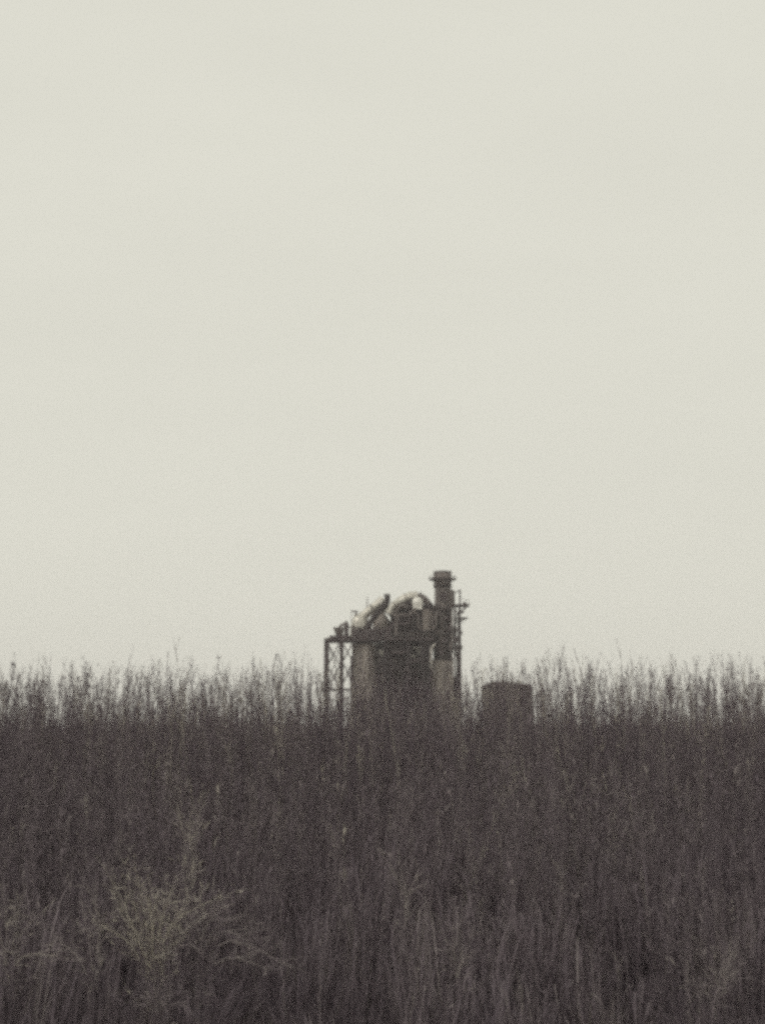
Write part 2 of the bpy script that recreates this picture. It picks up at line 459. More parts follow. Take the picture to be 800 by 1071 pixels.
# --- steam drum with bright round end
t = thing('steam_drum', 'horizontal drum with a bright white round end facing the field', 'drum', (X(436.6), Y0, Z(638)))
dc = Vector((X(436.6), 0, Z(631)))
MB().lathe((dc.x, 0, dc.z), [(5.3 * S, Y0 - 1.4), (5.3 * S, Y0 + 7)], 32, axis='y').build('shell', M_mid, t)
MB().lathe((dc.x, 0, dc.z), [(5.75 * S, Y0 - 1.402), (5.65 * S, Y0 - 1.62), (4.8 * S, Y0 - 1.82), (2.8 * S, Y0 - 1.98), (0.0, Y0 - 2.02)], 32, axis='y').build('end_cap', M_white, t)
MB().box(dc.x - 4.6 * S, dc.x + 4.6 * S, Y0 - 1.9, Y0 - 1.3, Z(638.1), Z(634)).build('saddle', M_white, t)

# --- louvred cooler and small drum beside the stack
t = thing('louvred_cooler', 'grey box with louvres on the platform beside the chimney stack', 'cooler', (X(447), Y0 - 2, Z(668)))
MB().box(X(441.4), X(449.3), Y0 - 2.9, Y0 - 1.8, Z(661), Z(638.5)).build('housing', M_mid, t)
MB().box(X(449.6), X(453.3), Y0 - 2.6, Y0 - 1.8, Z(661), Z(638.5)).build('side_housing', M_dark, t)
lv = MB()
for k in range(9):
    z = Z(659.2 - k * 2.25)
    lv.box(X(442.2), X(448.6), Y0 - 3.02, Y0 - 2.902, z, z + 0.2)
lv.build('louvres', M_tank, t)
MB().box(X(450.6), X(451.6), Y0 - 2.75, Y0 - 2.602, Z(660.5), Z(640)).build('corner_strip', M_tank, t)
MB().box(X(441), X(453.4), Y0 - 2.92, Y0 - 1.6, Z(662.2), Z(661.05)).build('base', M_black, t)
for px in (442, 452):
    MB().box(X(px), X(px) + 0.2, Y0 - 2.6, Y0 - 2.4, Z(668.3), Z(662.25)).build('leg', M_black, t)
t = thing('relief_drum', 'little dark drum on top of the louvred box next to the chimney stack', 'drum', (X(450), Y0 - 2.2, Z(638.4)))
MB().lathe((X(450.2), Y0 - 2.2, Z(638.4)), [(2.9 * S, 0), (2.9 * S, 0.95), (2.2 * S, 1.2), (0, 1.3)], 20).build('shell', M_black, t)
MB().tube([(X(450.2), Y0 - 2.2, Z(632)), (X(450.2), Y0 - 2.2, Z(630.4))], 0.2, 8).build('nozzle', M_dark, t)

# --- chimney stack
sx, sy = X(463.6), Y0 + 1.0
t = thing('chimney_stack', 'tall round chimney stack with ring platform near its top, highest part of the plant', 'chimney', (sx, sy, 0))
MB().lathe((sx, sy, 0), [(10.2 * S, Z(690.5)), (10.2 * S, Z(634)), (8.7 * S, Z(631.5)), (8.5 * S, Z(613))], 40).build('shaft', M_stack, t)
MB().lathe((sx, sy, 0), [(9.4 * S, Z(613)), (9.5 * S, Z(606)), (9.6 * S, Z(597.6)), (8.4 * S, Z(597.6)), (8.4 * S, Z(606))], 40).build('cap', M_stack, t)
MB().lathe((sx, sy, 0), [(8.6 * S, Z(614)), (10.0 * S, Z(613.9)), (10.0 * S, Z(612.0)), (8.6 * S, Z(611.9))], 40).build('band', M_black, t)
MB().lathe((sx, sy, 0), [(9.62 * S, Z(599)), (9.9 * S, Z(598.9)), (9.9 * S, Z(597.9)), (9.5 * S, Z(597.3))], 40).build('rim', M_dark, t)
rp = MB().lathe((sx, sy, 0), [(9.5 * S, Z(606.2)), (14.6 * S, Z(606.1)), (14.6 * S, Z(605.2)), (9.5 * S, Z(605.1))], 32, smooth=False).build('ring_platform', M_dark, t)
rl = MB()
for k in range(16):
    th = k * math.pi / 8
    p = Vector((sx + 14.3 * S * math.cos(th), sy + 14.3 * S * math.sin(th), Z(605.1)))
    rl.beam(p, p + Vector((0, 0, 0.5)), 0.06)
    th2 = (k + 1) * math.pi / 8
    rl.beam(p + Vector((0, 0, .5)), Vector((sx + 14.3 * S * math.cos(th2), sy + 14.3 * S * math.sin(th2), Z(605.1) + .5)), 0.06)
rl.build('railing', M_mid, rp)
for py in (640, 655, 672):
    MB().lathe((sx, sy, 0), [(10.21 * S, Z(py + 0.9)), (10.6 * S, Z(py + 0.8)), (10.6 * S, Z(py - 0.8)), (10.21 * S, Z(py - 0.9))], 40).build('stiffener_ring', M_dark, t)
for px, w in ((456, 0.5), (460.5, 0.3), (467.5, 0.45), (471.2, 0.4)):
    MB().box(X(px), X(px) + w, sy - 2.55, sy - 2.1, Z(690), Z(633)).build('riser_pipe', M_black if w > 0.42 else M_mid, t)
cab = MB()
cab.box(X(470.8), X(476.4), sy - 1.0, sy + 0.8, Z(632), Z(619))
cab.add([(X(470.8), sy - 1.0, Z(618.95)), (X(476.4), sy - 1.0, Z(618.95)), (X(475.4), sy - 0.8, Z(617)), (X(471.6), sy - 0.8, Z(616.6)),
         (X(470.8), sy + .8, Z(618.95)), (X(476.4), sy + .8, Z(618.95)), (X(475.4), sy + .6, Z(617)), (X(471.6), sy + .6, Z(616.6))],
        [(0, 1, 2, 3), (5, 4, 7, 6), (3, 2, 6, 7), (0, 3, 7, 4), (1, 5, 6, 2)])
cab.build('side_housing', M_mid, t)
MB().box(X(461), X(468), sy - 2.2, sy - 1.5, Z(629), Z(620)).build('inspection_box', M_dark, t)
for (px, py, w_, h_, mt) in ((457, 640, 4, 6, M_dark), (464, 646, 5, 4, M_dark), (468, 655, 4, 7, M_dark), (455, 660, 5, 4, M_mid), (462, 668, 6, 5, M_dark), (469.5, 674, 3, 8, M_mid), (459, 680, 5, 6, M_dark)):
    MB().box(X(px), X(px + w_), sy - 2.95, sy - 2.56, Z(py + h_), Z(py)).build('junction_box', mt, t)
for a, b, py in ((452.5, 474, 637), (453, 475, 661.5), (452.5, 474.5, 678)):
    MB().box(X(a), X(b), sy - 3.0, sy - 2.2, Z(py + .8), Z(py)).build('walkway', M_dark, t)
lad = MB()
for dx in (-0.22, 0.22):
    lad.beam((X(458.4) + dx, sy - 1.95, Z(632)), (X(458.4) + dx, sy - 1.95, Z(606.5)), 0.06)
for k in range(12):
    z = Z(631) + k * 0.4
    lad.beam((X(458.4) - 0.22, sy - 1.95, z), (X(458.4) + 0.22, sy - 1.95, z), 0.045)
lad.build('ladder', M_dark, t)
MB().box(X(450.6), X(473.6), sy - 2.6, sy + 3.4, 0, Z(691)).build('pedestal', M_conc, t)
MB().box(X(450.2), X(474.0), sy - 2.75, sy + 3.6, Z(691), Z(690)).build('plinth_edge', M_black, t)
t = thing('curved_pipe', 'slim pale pipe curving down the left side of the chimney stack base', 'pipe', (X(450), Y0 - 3.4, Z(703)))
MB().tube(smooth_path([pt(454.5, 675, -3.4), pt(452, 677.5, -3.4), pt(450.2, 682, -3.4), pt(450.2, 692, -3.4), pt(450.4, 699, -3.4), pt(450.9, 702, -3.0), pt(451.6, 703, -1.5)]), 1.15 * S, 12).build('pipe_body', M_pale, t)
MB().tube([pt(450.2, 686, -3.4), pt(450.2, 687, -3.4)], 1.6 * S, 12).build('flange', M_mid, t)

# --- lattice stair tower on the right
t = thing('ladder_tower', 'narrow lattice tower with small platforms on the right of the chimney stack', 'tower', (X(478), Y0, 0))
xa, xb, ya, yb = X(475.6), X(481.3), Y0 - 1.2, Y0 + 1.2
for x, y, top in ((xa, ya, 634), (xb, ya, 617.6), (xa, yb, 634), (xb, yb, 633)):
    w = 0.2 if x == xa else 0.32
    MB().box(x - w / 2, x + w / 2, y - 0.12, y + 0.12, 0, Z(top)).build('post', M_dark, t)
lev = [636, 648, 656, 664, 672, 681, 706, 716, 728, 742]
for i in range(len(lev) - 1):
    a, b = (lev[i], lev[i + 1]) if i % 2 else (lev[i + 1], lev[i])
    MB().beam((xa, ya - 0.16, Z(a)), (xb, ya - 0.16, Z(b)), 0.22).build('brace', M_dark, t)
for z in lev:
    MB().beam((xa - 0.1, ya - 0.3, Z(z)), (xb + 0.1, ya - 0.3, Z(z)), 0.2).build('crossbar', M_dark, t)
for i in range(3, 5):                      # stair flights enclosed by sheeting
    MB().box(xa + 0.45, xb - 0.2, ya + 0.3, yb - 0.2, Z(lev[i + 1]), Z(lev[i]) - 0.4).build('stair_flight', M_mid, t)
MB().box(X(477.5), X(482.0), ya + 0.3, yb - 0.2, 0, Z(682)).build('cable_duct', M_dark, t)
for za, zb2 in ((655, 681), (708, 760)):
    MB().box(X(474.2), X(477.3), ya + 0.35, yb - 0.25, Z(zb2), Z(za)).build('sheeting', M_mid, t)
MB().box(X(479.4), X(480.8), ya + 0.3, yb - 0.2, Z(681.5), Z(640)).build('cable_duct', M_dark, t)
for (px0, px1, py, th) in ((472.8, 491, 634.6, 1.9), (474.5, 489.3, 647.6, 1.0)):
    p_ = MB().box(X(px0), X(px1), ya - 0.5, yb + 0.3, Z(py), Z(py - th)).build('landing', M_dark, t)
    r_ = MB()
    hz_ = (py - th - 4.6)
    if th > 1.5:
        r_.box(X(481.5), X(px1), ya - 0.48, ya - 0.42, Z(hz_ + 0.3), Z(hz_ - 0.1))
        for px in (486, 490.5):
            r_.box(X(px), X(px) + 0.07, ya - 0.48, ya - 0.41, Z(py - th), Z(hz_))
        r_.build('railing', M_mid, p_)
MB().beam((xb + 0.1, ya, Z(641.5)), (X(488.5), ya, Z(634.8)), 0.35).build('knee_brace', M_dark, t)
MB().beam((xb + 0.1, ya, Z(651.5)), (X(486), ya, Z(647.8)), 0.2).build('knee_brace', M_dark, t)
for (px, py, w_, h_) in ((474.6, 638, 3, 4), (478.5, 643, 2.4, 3), (475, 649.5, 2.2, 5), (476.6, 658, 4, 3), (482, 661, 1.6, 3), (482, 676, 1.4, 4), (475.2, 668, 2.4, 5), (483, 640.2, 2.2, 2.4)):
    MB().box(X(px), X(px + w_), ya - 0.62, ya - 0.42, Z(py + h_), Z(py)).build('junction_box', M_dark, t)
MB().beam((X(476.4), ya, Z(620.5)), (xb, ya, Z(618.2)), 0.22).build('top_tie', M_dark, t)
MB().box(X(484.5), X(488), ya - 0.3, ya + 0.4, Z(632.6), Z(630.5)).build('lamp_box', M_dark, t)

# --- dark boxy building to the right
YS = 235.0
def bx(px): return at(px + 0.8, 700, YS).x
def bz(py): return at(400, py, YS).z
t = thing('storage_building', 'dark boxy windowless building standing apart to the right of the plant', 'building', (bx(530), YS, 0))
w = MB().box(bx(506.6), bx(556.2), YS, YS + 8, 0, bz(718.2))
wall = w.build('wall', M_shed, t)
rb = MB()
for k in range(24):
    x = bx(506.5) + k * (bx(554.5) - bx(506.5)) / 23
    rb.box(x - 0.06, x + 0.06, YS - 0.062, YS - 0.002, 0.1, bz(718.6))
rb.build('cladding_ribs', M_shed, wall)
roof = MB()
outl = [(505.3, 718.4), (505.8, 716.4), (508.5, 714.6), (516, 713.4), (525, 713.0), (534, 713.4), (541, 714.9), (550, 715.4), (554, 716.4), (555.8, 718.4)]
n_ = len(outl)
front = [(bx(a), YS - 0.25, bz(b)) for a, b in outl]
back = [(bx(a), YS + 8.2, bz(b)) for a, b in outl]
roof.add(front + back, [tuple(range(n_)), tuple(range(2 * n_ - 1, n_ - 1, -1))] + [(i, i + n_, (i + 1) % n_ + n_, (i + 1) % n_) for i in range(n_)])
roof = roof.build('roof', M_shed, t)
MB().box(bx(514), bx(522), YS + 1, YS + 3, bz(714.4), bz(712.3)).build('roof_vent', M_shed, roof)
dr = MB().box(bx(534), bx(545), YS - 0.12, YS - 0.064, 0.05, 3.2).build('door', M_dark, t)
MB().box(bx(543.4), bx(544.0), YS - 0.22, YS - 0.122, 1.1, 1.5).build('handle', M_mid, dr)

# ------------------------------------------------------------------ weeds
def tube_q(path, radii, sides=3):
    """quads of a thin stem along path"""
    v, q = [], []
    for i, p in enumerate(path):
        t_ = (path[min(i + 1, len(path) - 1)] - path[max(i - 1, 0)]).normalized()
        a = t_.cross(Vector((0.31, 0.95, 0.02)))
        if a.length < 1e-3: a = t_.cross(Vector((1, 0, 0)))
        a.normalize()
        b = t_.cross(a)
        for k in range(sides):
            th = 2 * math.pi * k / sides
            v.append(p + (a * math.cos(th) + b * math.sin(th)) * radii[i])
    for i in range(len(path) - 1):
        for k in range(sides):
            q.append((i * sides + k, i * sides + (k + 1) % sides, (i + 1) * sides + (k + 1) % sides, (i + 1) * sides + k))
    return v, q

class PB:
    def __init__(self): self.v, self.q, self.t = [], [], []
    def put(self, v, q, tone=0.0):
        n = len(self.v)
        self.v += v
        self.q += [tuple(i + n for i in f) for f in q]
        self.t += [tone] * len(v)
    def stem(self, path, r0, r1, tone=0.0, sides=3):
        m = len(path)
        self.put(*tube_q(path, [r0 + (r1 - r0) * i / (m - 1) for i in range(m)], sides), tone)
    def leaf(self, p, d, ln, wd, tone=0.0, rnd=random):
        d = d.normalized()
        s = d.cross(Vector((rnd.uniform(-1, 1), rnd.uniform(-1, 1), rnd.uniform(-1, 1))))
        if s.length < 1e-3: s = Vector((1, 0, 0))
        s.normalize()
        n_ = s.cross(d) * ln * rnd.uniform(-0.18, 0.18)
        self.put([p, p + d * ln * 0.45 + s * wd / 2 + n_, p + d * ln, p + d * ln * 0.45 - s * wd / 2 + n_], [(0, 1, 2, 3)], tone)
    def arrays(self):
        return np.array([tuple(p) for p in self.v], dtype=np.float32), np.array(self.q, dtype=np.int32), np.array(self.t, dtype=np.float32)

def rdir(el0, el1, az=None):
    az = random.uniform(0, 2 * math.pi) if az is None else az
    el = random.uniform(el0, el1)
    return Vector((math.cos(az) * math.cos(el), math.sin(az) * math.cos(el), math.sin(el)))

def weed_template(H, nb, leaves, leaf, kind, stem_pb=None):
    pb = PB()
    sp = stem_pb if stem_pb is not None else pb
    bend = Vector((random.uniform(-.09, .09), random.uniform(-.09, .09), 0)) * H
    def stem_at(f): return Vector((0, 0, H * f)) + bend * f * f + Vector((math.sin(f * 7 + H * 9), math.cos(f * 6 + H * 5), 0)) * 0.012
    sp.stem([stem_at(i / 5) for i in range(6)], 0.0062, 0.0014)
    for b in range(nb):
        f0 = random.uniform(0.36 if kind != 'reed' else 0.2, 0.97)
        p = stem_at(f0)
        ln = (0.15 + 0.30 * (1 - f0) + 0.05 * random.random()) * (1.0 if kind != 'reed' else 0.8)
        if kind == 'reed':
            d = rdir(R(35), R(75))
            sag = Vector((0, 0, -0.3 * random.random()))
            pts_ = [p, p + d * ln * .5, p + d * ln + sag * ln]
            ww = random.uniform(0.012, 0.024)
            s = d.cross(Vector((0, 0, 1))).normalized()
            v = [pts_[0] - s * ww * .3, pts_[0] + s * ww * .3, pts_[1] - s * ww * .5, pts_[1] + s * ww * .5, pts_[2] - s * ww * .06, pts_[2] + s * ww * .06]
            pb.put(v, [(0, 1, 3, 2), (2, 3, 5, 4)], random.uniform(-.1, .12))
            continue
        d = rdir(R(35), R(68)) if kind not in ('upright', 'veil') else rdir(R(52), R(84))
        e = p + d * ln + Vector((0, 0, 0.05 * ln))
        pb.stem([p, p + d * ln * .5 + Vector((0, 0, -0.02)), e], 0.0026, 0.0009)
        for k in range(leaves):
            u = random.uniform(0.25, 1.05)
            q = p + (e - p) * u
            pb.leaf(q, rdir(R(-20), R(80)), random.uniform(.6, 1.3) * leaf, random.uniform(.2, .45) * leaf, random.uniform(-.07, .08))
    if kind == 'upright':
        for k in range(leaves * 7):                                # small leaves hugging the stem
            pb.leaf(stem_at(random.uniform(.3, .98) ** .85), rdir(R(10), R(85)), random.uniform(.6, 1.3) * leaf, random.uniform(.2, .42) * leaf, random.uniform(-.08, .14))
    for k in range(leaves * (4 if kind == 'plume' else 2)):        # seed head
        f0 = 1 - (0.2 if kind == 'plume' else 0.12) * random.random()
        pb.leaf(stem_at(f0), rdir(R(15), R(80)), random.uniform(.7, 1.5) * leaf, random.uniform(.25, .5) * leaf, random.uniform(-.05, .2))
    return pb

def grass_template(n, H):
    pb = PB()
    for i in range(n):
        az = random.uniform(0, 2 * math.pi)
        lean = random.uniform(.05, .6)
        h = H * random.uniform(.55, 1.1)
        o = Vector((random.uniform(-.08, .08), random.uniform(-.08, .08), 0))
        out = Vector((math.cos(az), math.sin(az), 0))
        s = Vector((-math.sin(az), math.cos(az), 0))
        w_ = random.uniform(.003, .007)
        P = [o, o + out * lean * h * .12 + Vector((0, 0, h * .4)), o + out * lean * h * .38 + Vector((0, 0, h * .78)),
             o + out * lean * h * .8 + Vector((0, 0, h * (1.0 - .45 * lean)))]
        v = []
        for p, k in zip(P, (1, .9, .65, .15)):
            v += [p - s * w_ * k, p + s * w_ * k]
        pb.put(v, [(0, 1, 3, 2), (2, 3, 5, 4), (4, 5, 7, 6)], random.uniform(-.12, .15))
    return pb

def big_mesh(name, batches, mat):
    """batches: list of (template arrays, positions Nx3, scale N, rotation N, tiltx N, tilty N, tone N)"""
    V, Q, T = [], [], []
    n0 = 0
    for (tv, tq, tt), pos, sc, rot, tx, ty, tone in batches:
        N = len(sc)
        if N == 0: continue
        c, s = np.cos(rot)[:, None], np.sin(rot)[:, None]
        x = tv[None, :, 0] * c - tv[None, :, 1] * s
        y = tv[None, :, 0] * s + tv[None, :, 1] * c
        z = np.repeat(tv[None, :, 2], N, 0)
        x = x + z * tx[:, None]
        y = y + z * ty[:, None]
        v = np.stack([x, y, z], -1) * sc[:, None, None] + pos[:, None, :]
        m = len(tv)
        V.append(v.reshape(-1, 3).astype(np.float32))
        Q.append((tq[None] + (np.arange(N, dtype=np.int32) * m)[:, None, None] + n0).reshape(-1, 4))
        T.append(np.clip(tone[:, None] + tt[None], 0, 1).reshape(-1).astype(np.float32))
        n0 += N * m
    V, Q, T = np.concatenate(V), np.concatenate(Q), np.concatenate(T)
    me = bpy.data.meshes.new(name)
    me.vertices.add(len(V))
    me.vertices.foreach_set('co', V.ravel())
    me.loops.add(Q.size)
    me.loops.foreach_set('vertex_index', Q.ravel().astype(np.int32))
    me.polygons.add(len(Q))
    me.polygons.foreach_set('loop_start', np.arange(0, Q.size, 4, dtype=np.int32))
    me.polygons.foreach_set('loop_total', np.full(len(Q), 4, dtype=np.int32))
    at_ = me.attributes.new('tone', 'FLOAT', 'POINT')
    at_.data.foreach_set('value', T)
    me.materials.append(mat)
    me.update(calc_edges=True)
    o = bpy.data.objects.new(name, me)
    col.objects.link(o)
    return o

def pb_obj(name, pb, mat, parent=None, tone=0.5):
    v, q, tt = pb.arrays()
    me = bpy.data.meshes.new(name)
    me.from_pydata([tuple(map(float, p)) for p in v], [], [tuple(map(int, f)) for f in q])
    a = me.attributes.new('tone', 'FLOAT', 'POINT')
    a.data.foreach_set('value', np.clip(tt + tone, 0, 1).astype(np.float32))
    me.materials.append(mat)
    o = bpy.data.objects.new(name, me)
    col.objects.link(o)
    if parent is not None: o.parent = parent
    return o

def height_at(d):
    return np.interp(d, [6.5, 8, 9.5, 12, 14, 18, 22, 30, 45, 75], [0.45, 0.75, 1.10, 1.48, 1.74, 2.02, 2.18, 2.28, 2.35, 2.45])

def patchy(x, y, k=1.0):
    return (np.sin(x * 1.9 * k + 1.1 + np.sin(y * 1.3) * 1.5) + np.sin(x * 4.3 * k + y * 2.2 + 0.5) * 0.7 + np.sin(y * 1.7 * k - x * 0.8) * 0.6) / 2.3

templ = []
for i in range(8): templ.append(weed_template(1.0 * 2.4, random.randint(11, 16), 9, 0.030, 'bushy').arrays())
for i in range(4): templ.append(weed_template(2.4, random.randint(9, 13), 8, 0.034, 'plume').arrays())
for i in range(3): templ.append(weed_template(2.4, 16, 5, 0.034, 'reed').arrays())
templ_tall = [weed_template(2.4, random.randint(9, 15), 9, 0.032, 'upright').arrays() for i in range(8)]
templ_veil = [weed_template(2.4, random.randint(7, 12), 3, 0.022, 'veil').arrays() for i in range(8)]
templ_far = []
for i in range(8): templ_far.append(weed_template(2.4, random.randint(9, 12), 4, 0.050, 'bushy').arrays())

def scatter(d0, d1, dens, margin):
    n = int((d1 - d0) * ((d0 + d1) / 2 * W0 / PX + 2 * margin) * dens)
    y = np.sqrt(rng.uniform(d0 ** 2, d1 ** 2, n * 2))
    x = rng.uniform(-1, 1, n * 2) * (d1 * W0 / PX / 2 + margin)
    keep = np.abs(x) < y * W0 / PX / 2 + margin
    x, y = x[keep][:n], y[keep][:n]
    return x, y

batches = []
def field(tlist, d0, d1, dens, margin, rel0, rel1, tall=0.03, shift=0.0, tail=0.0):
    x, y = scatter(d0, d1, dens, margin)
    n = len(x)
    h = height_at(y) * (rng.uniform(rel0, rel1, n) + 0.07 * patchy(x, y) + 0.05 * patchy(x, y, 2.7))
    if tail: h = height_at(y) * (rel0 + np.minimum(rng.exponential(tail, n), rel1 - rel0) + 0.03 * patchy(x, y))
    up_ = rng.random(n) < tall
    h = np.where(up_, h * rng.uniform(1.05, 1.22, n), h)
    sc = h / 2.4
    rot = rng.uniform(0, 2 * np.pi, n)
    lean = 0.06 + 0.10 * (rng.random(n) < 0.12)
    tx, ty = rng.normal(0, 1, n) * lean, rng.normal(0, 1, n) * lean
    tone = np.clip(0.42 + shift + 0.16 * patchy(x + 3, y, .8) + rng.normal(0, .13, n), 0.02, 0.9)
    z = np.array([gz(a, b) for a, b in zip(x, y)]) - 0.02
    pick = rng.integers(0, len(tlist), n)
    for i, tp in enumerate(tlist):
        m = pick == i
        # keep leaf size life-like on short plants
        batches.append((tp, np.stack([x[m], y[m], z[m]], -1), sc[m], rot[m], tx[m], ty[m], tone[m]))
field(templ, 8.2, 14, 34, 3.0, 0.70, 1.05)
field(templ, 14, 30, 24, 3.0, 0.66, 0.96)
field(templ_far, 30, 72, 7, 4.0, 0.72, 1.02)
def canopy(tlist, n, d0, d1, margin, top, spread, low, shift):
    """the tall stand: taller plants farther in, so its crowns close to one uneven line"""
    y = np.sqrt(rng.uniform(d0 ** 2, d1 ** 2, n))
    x = rng.uniform(-1, 1, n) * (y * W0 / PX / 2 + margin)
    lift = np.clip(rng.normal(top, spread, n) + low * np.maximum(rng.exponential(1.0, n) - .7, 0) + .0035 * patchy(x, y * .3, 2.2), -0.004, .066)
    h = CAM_H + lift * y
    z = np.array([gz(a, b) for a, b in zip(x, y)]) - 0.02
    tone = np.clip(0.38 + shift + rng.normal(0, .22, n), 0.02, 0.95)
    pick = rng.integers(0, len(tlist), n)
    for i, tp in enumerate(tlist):
        m = pick == i
        k = m.sum()
        batches.append((tp, np.stack([x[m], y[m], z[m]], -1), h[m] / 2.4, rng.uniform(0, 6.28, k), rng.normal(0, .035, k), rng.normal(0, .035, k), tone[m]))
canopy(templ_tall, 580, 15, 27, 3.0, 0.038, 0.008, -0.014, 0.05)
canopy(templ_veil, 1000, 15, 27, 3.0, 0.041, 0.009, -0.012, 0.12)
canopy(templ_veil, 240, 15, 27, 3.0, 0.051, 0.007, -0.006, 0.1)
canopy(templ_tall, 1300, 14.5, 27, 3.0, 0.020, 0.010, -0.006, 0.04)
canopy(templ_veil, 900, 14.5, 27, 3.0, 0.026, 0.010, -0.006, 0.16)
canopy(templ, 1500, 14, 27, 3.0, 0.009, 0.010, -0.004, 0.02)
tag(big_mesh('weeds', batches, M_weed), kind='stuff')

batches = []
gt = [grass_template(16, 0.75).arrays() for i in range(8)]
x, y = scatter(6.2, 16, 34, 2.5)
n = len(x)
gapn = np.sin(x * 2.6 + 0.7) + np.sin(x * 5.1 + y * 2.3) * .8 + np.sin(y * 3.1 + x) * .5
keep = ~(((gapn < -0.25) | (np.hypot((x + 1.15) / .42, (y - 8.0) / 1.3) < 1)) & (rng.random(n) < .82)) & ~((x < 0.15) & (y < 9.6) & (rng.random(n) < .5))
x, y = x[keep], y[keep]
n = len(x)
sc = np.interp(y, [6, 9, 16], [0.55, 0.95, 1.4]) * rng.uniform(.6, 1.25, n) * (1 + .25 * patchy(x, y, 1.3))
pick = rng.integers(0, len(gt), n)
z = np.array([gz(a, b) for a, b in zip(x, y)]) - 0.02
for i, tp in enumerate(gt):
    m = pick == i
    k = m.sum()
    batches.append((tp, np.stack([x[m], y[m], z[m]], -1), sc[m], rng.uniform(0, 6.28, k), rng.normal(0, .12, k), rng.normal(0, .12, k),
                    np.clip(0.34 + .17 * patchy(x[m], y[m], .8) + .05 * np.clip(x[m], -1, 2) + rng.normal(0, .15, k), 0, .62)))
x, y = scatter(6.0, 11, 60, 2.5)                                  # short matted undergrowth
n = len(x)
pick = rng.integers(0, len(gt), n)
z = np.array([gz(a, b) for a, b in zip(x, y)]) - 0.02
for i, tp in enumerate(gt):
    m = pick == i
    k = m.sum()
    batches.append((tp, np.stack([x[m], y[m], z[m]], -1), rng.uniform(.25, .55, k), rng.uniform(0, 6.28, k), rng.normal(0, .45, k), rng.normal(0, .45, k),
                    np.clip(rng.normal(.18, .12, k), 0, .6)))
tag(big_mesh('grass', batches, M_grass), kind='stuff')

# --- tall weeds one can tell against the sky
def copy_thing(root):
    r = root.copy()
    col.objects.link(r)
    for ch in root.children:
        c = ch.copy()
        col.objects.link(c)
        c.parent = r
    return r

def tall_weed(kind, H, nb, leaves, leaf, label, group, tone):
    r = thing('tall_weed', label, 'weed', (0, 0, 0), group)
    sp = PB()
    pb = weed_template(H, nb, leaves, leaf, kind, sp)
    pb_obj('stem', sp, M_weed, r, tone)
    pb_obj('foliage', pb, M_weed, r, tone)
    return r
GL = 'thin upright dry weed standing a little taller than the field around it'
protos = [tall_weed('upright', 2.6, nb, lv_, lf, GL, 'tall weeds rising above the field', tn)
          for nb, lv_, lf, tn in ((12, 6, .026, .3), (10, 5, .030, .4), (9, 5, .028, .2), (13, 6, .024, .36), (11, 7, .030, .28), (7, 5, .026, .42))]
spots = []
for k in range(120):
    px = 8 + k * 6.6 + random.uniform(-5, 5)
    lo = 702 if 330 < px < 562 else 684
    py = lo + 34 * random.random() ** .6 if px < 560 else lo - 2 + 34 * random.random() ** .6
    spots.append((px, py, random.uniform(14.5, 25)))
for i, (px, py, Y) in enumerate(spots):
    o = protos[i] if i < len(protos) else copy_thing(protos[i % len(protos)])
    p = at(px, py, Y)
    zb_ = gz(p.x, Y)
    o.location = (p.x, Y, zb_)
    s = (p.z - zb_) / 2.6
    o.scale = (s, s, s)
    o.rotation_euler = (random.gauss(0, .03), random.gauss(0, .03), random.uniform(0, 6.28))
for px, py, Y, lab in ((510, 693, 15.5, 'thin weed with sparse twigs in front of the left end of the dark boxy building'),
                       (527, 686, 16, 'tallest of the weeds standing in front of the dark boxy building'),
                       (546, 694, 16, 'thin weed in front of the right end of the dark boxy building'),
                       (494, 694, 19, 'thin weed in the gap between the lattice tower and the dark boxy building')):
    o = copy_thing(protos[random.randrange(4)])
    p = at(px, py, Y)
    zb_ = gz(p.x, Y)
    o.location = (p.x, Y, zb_)
    s = (p.z - zb_) / 2.6
    o.scale = (s, s, s)
    o.rotation_euler = (0, 0, random.uniform(0, 6.28))
    o['label'] = lab
    if 'group' in o: del o['group']
# darkest, thickest stalk at the left border
e = tall_weed('upright', 2.6, 22, 10, .032, 'thick dark weed at the left border, taller than the plants around it', None, 0.02)
Y = 13.0
p = at(-3.0, 690, Y)
e.location = (p.x, Y, gz(p.x, Y))
s = (p.z - gz(p.x, Y)) / 2.6
e.scale = (s, s, s)

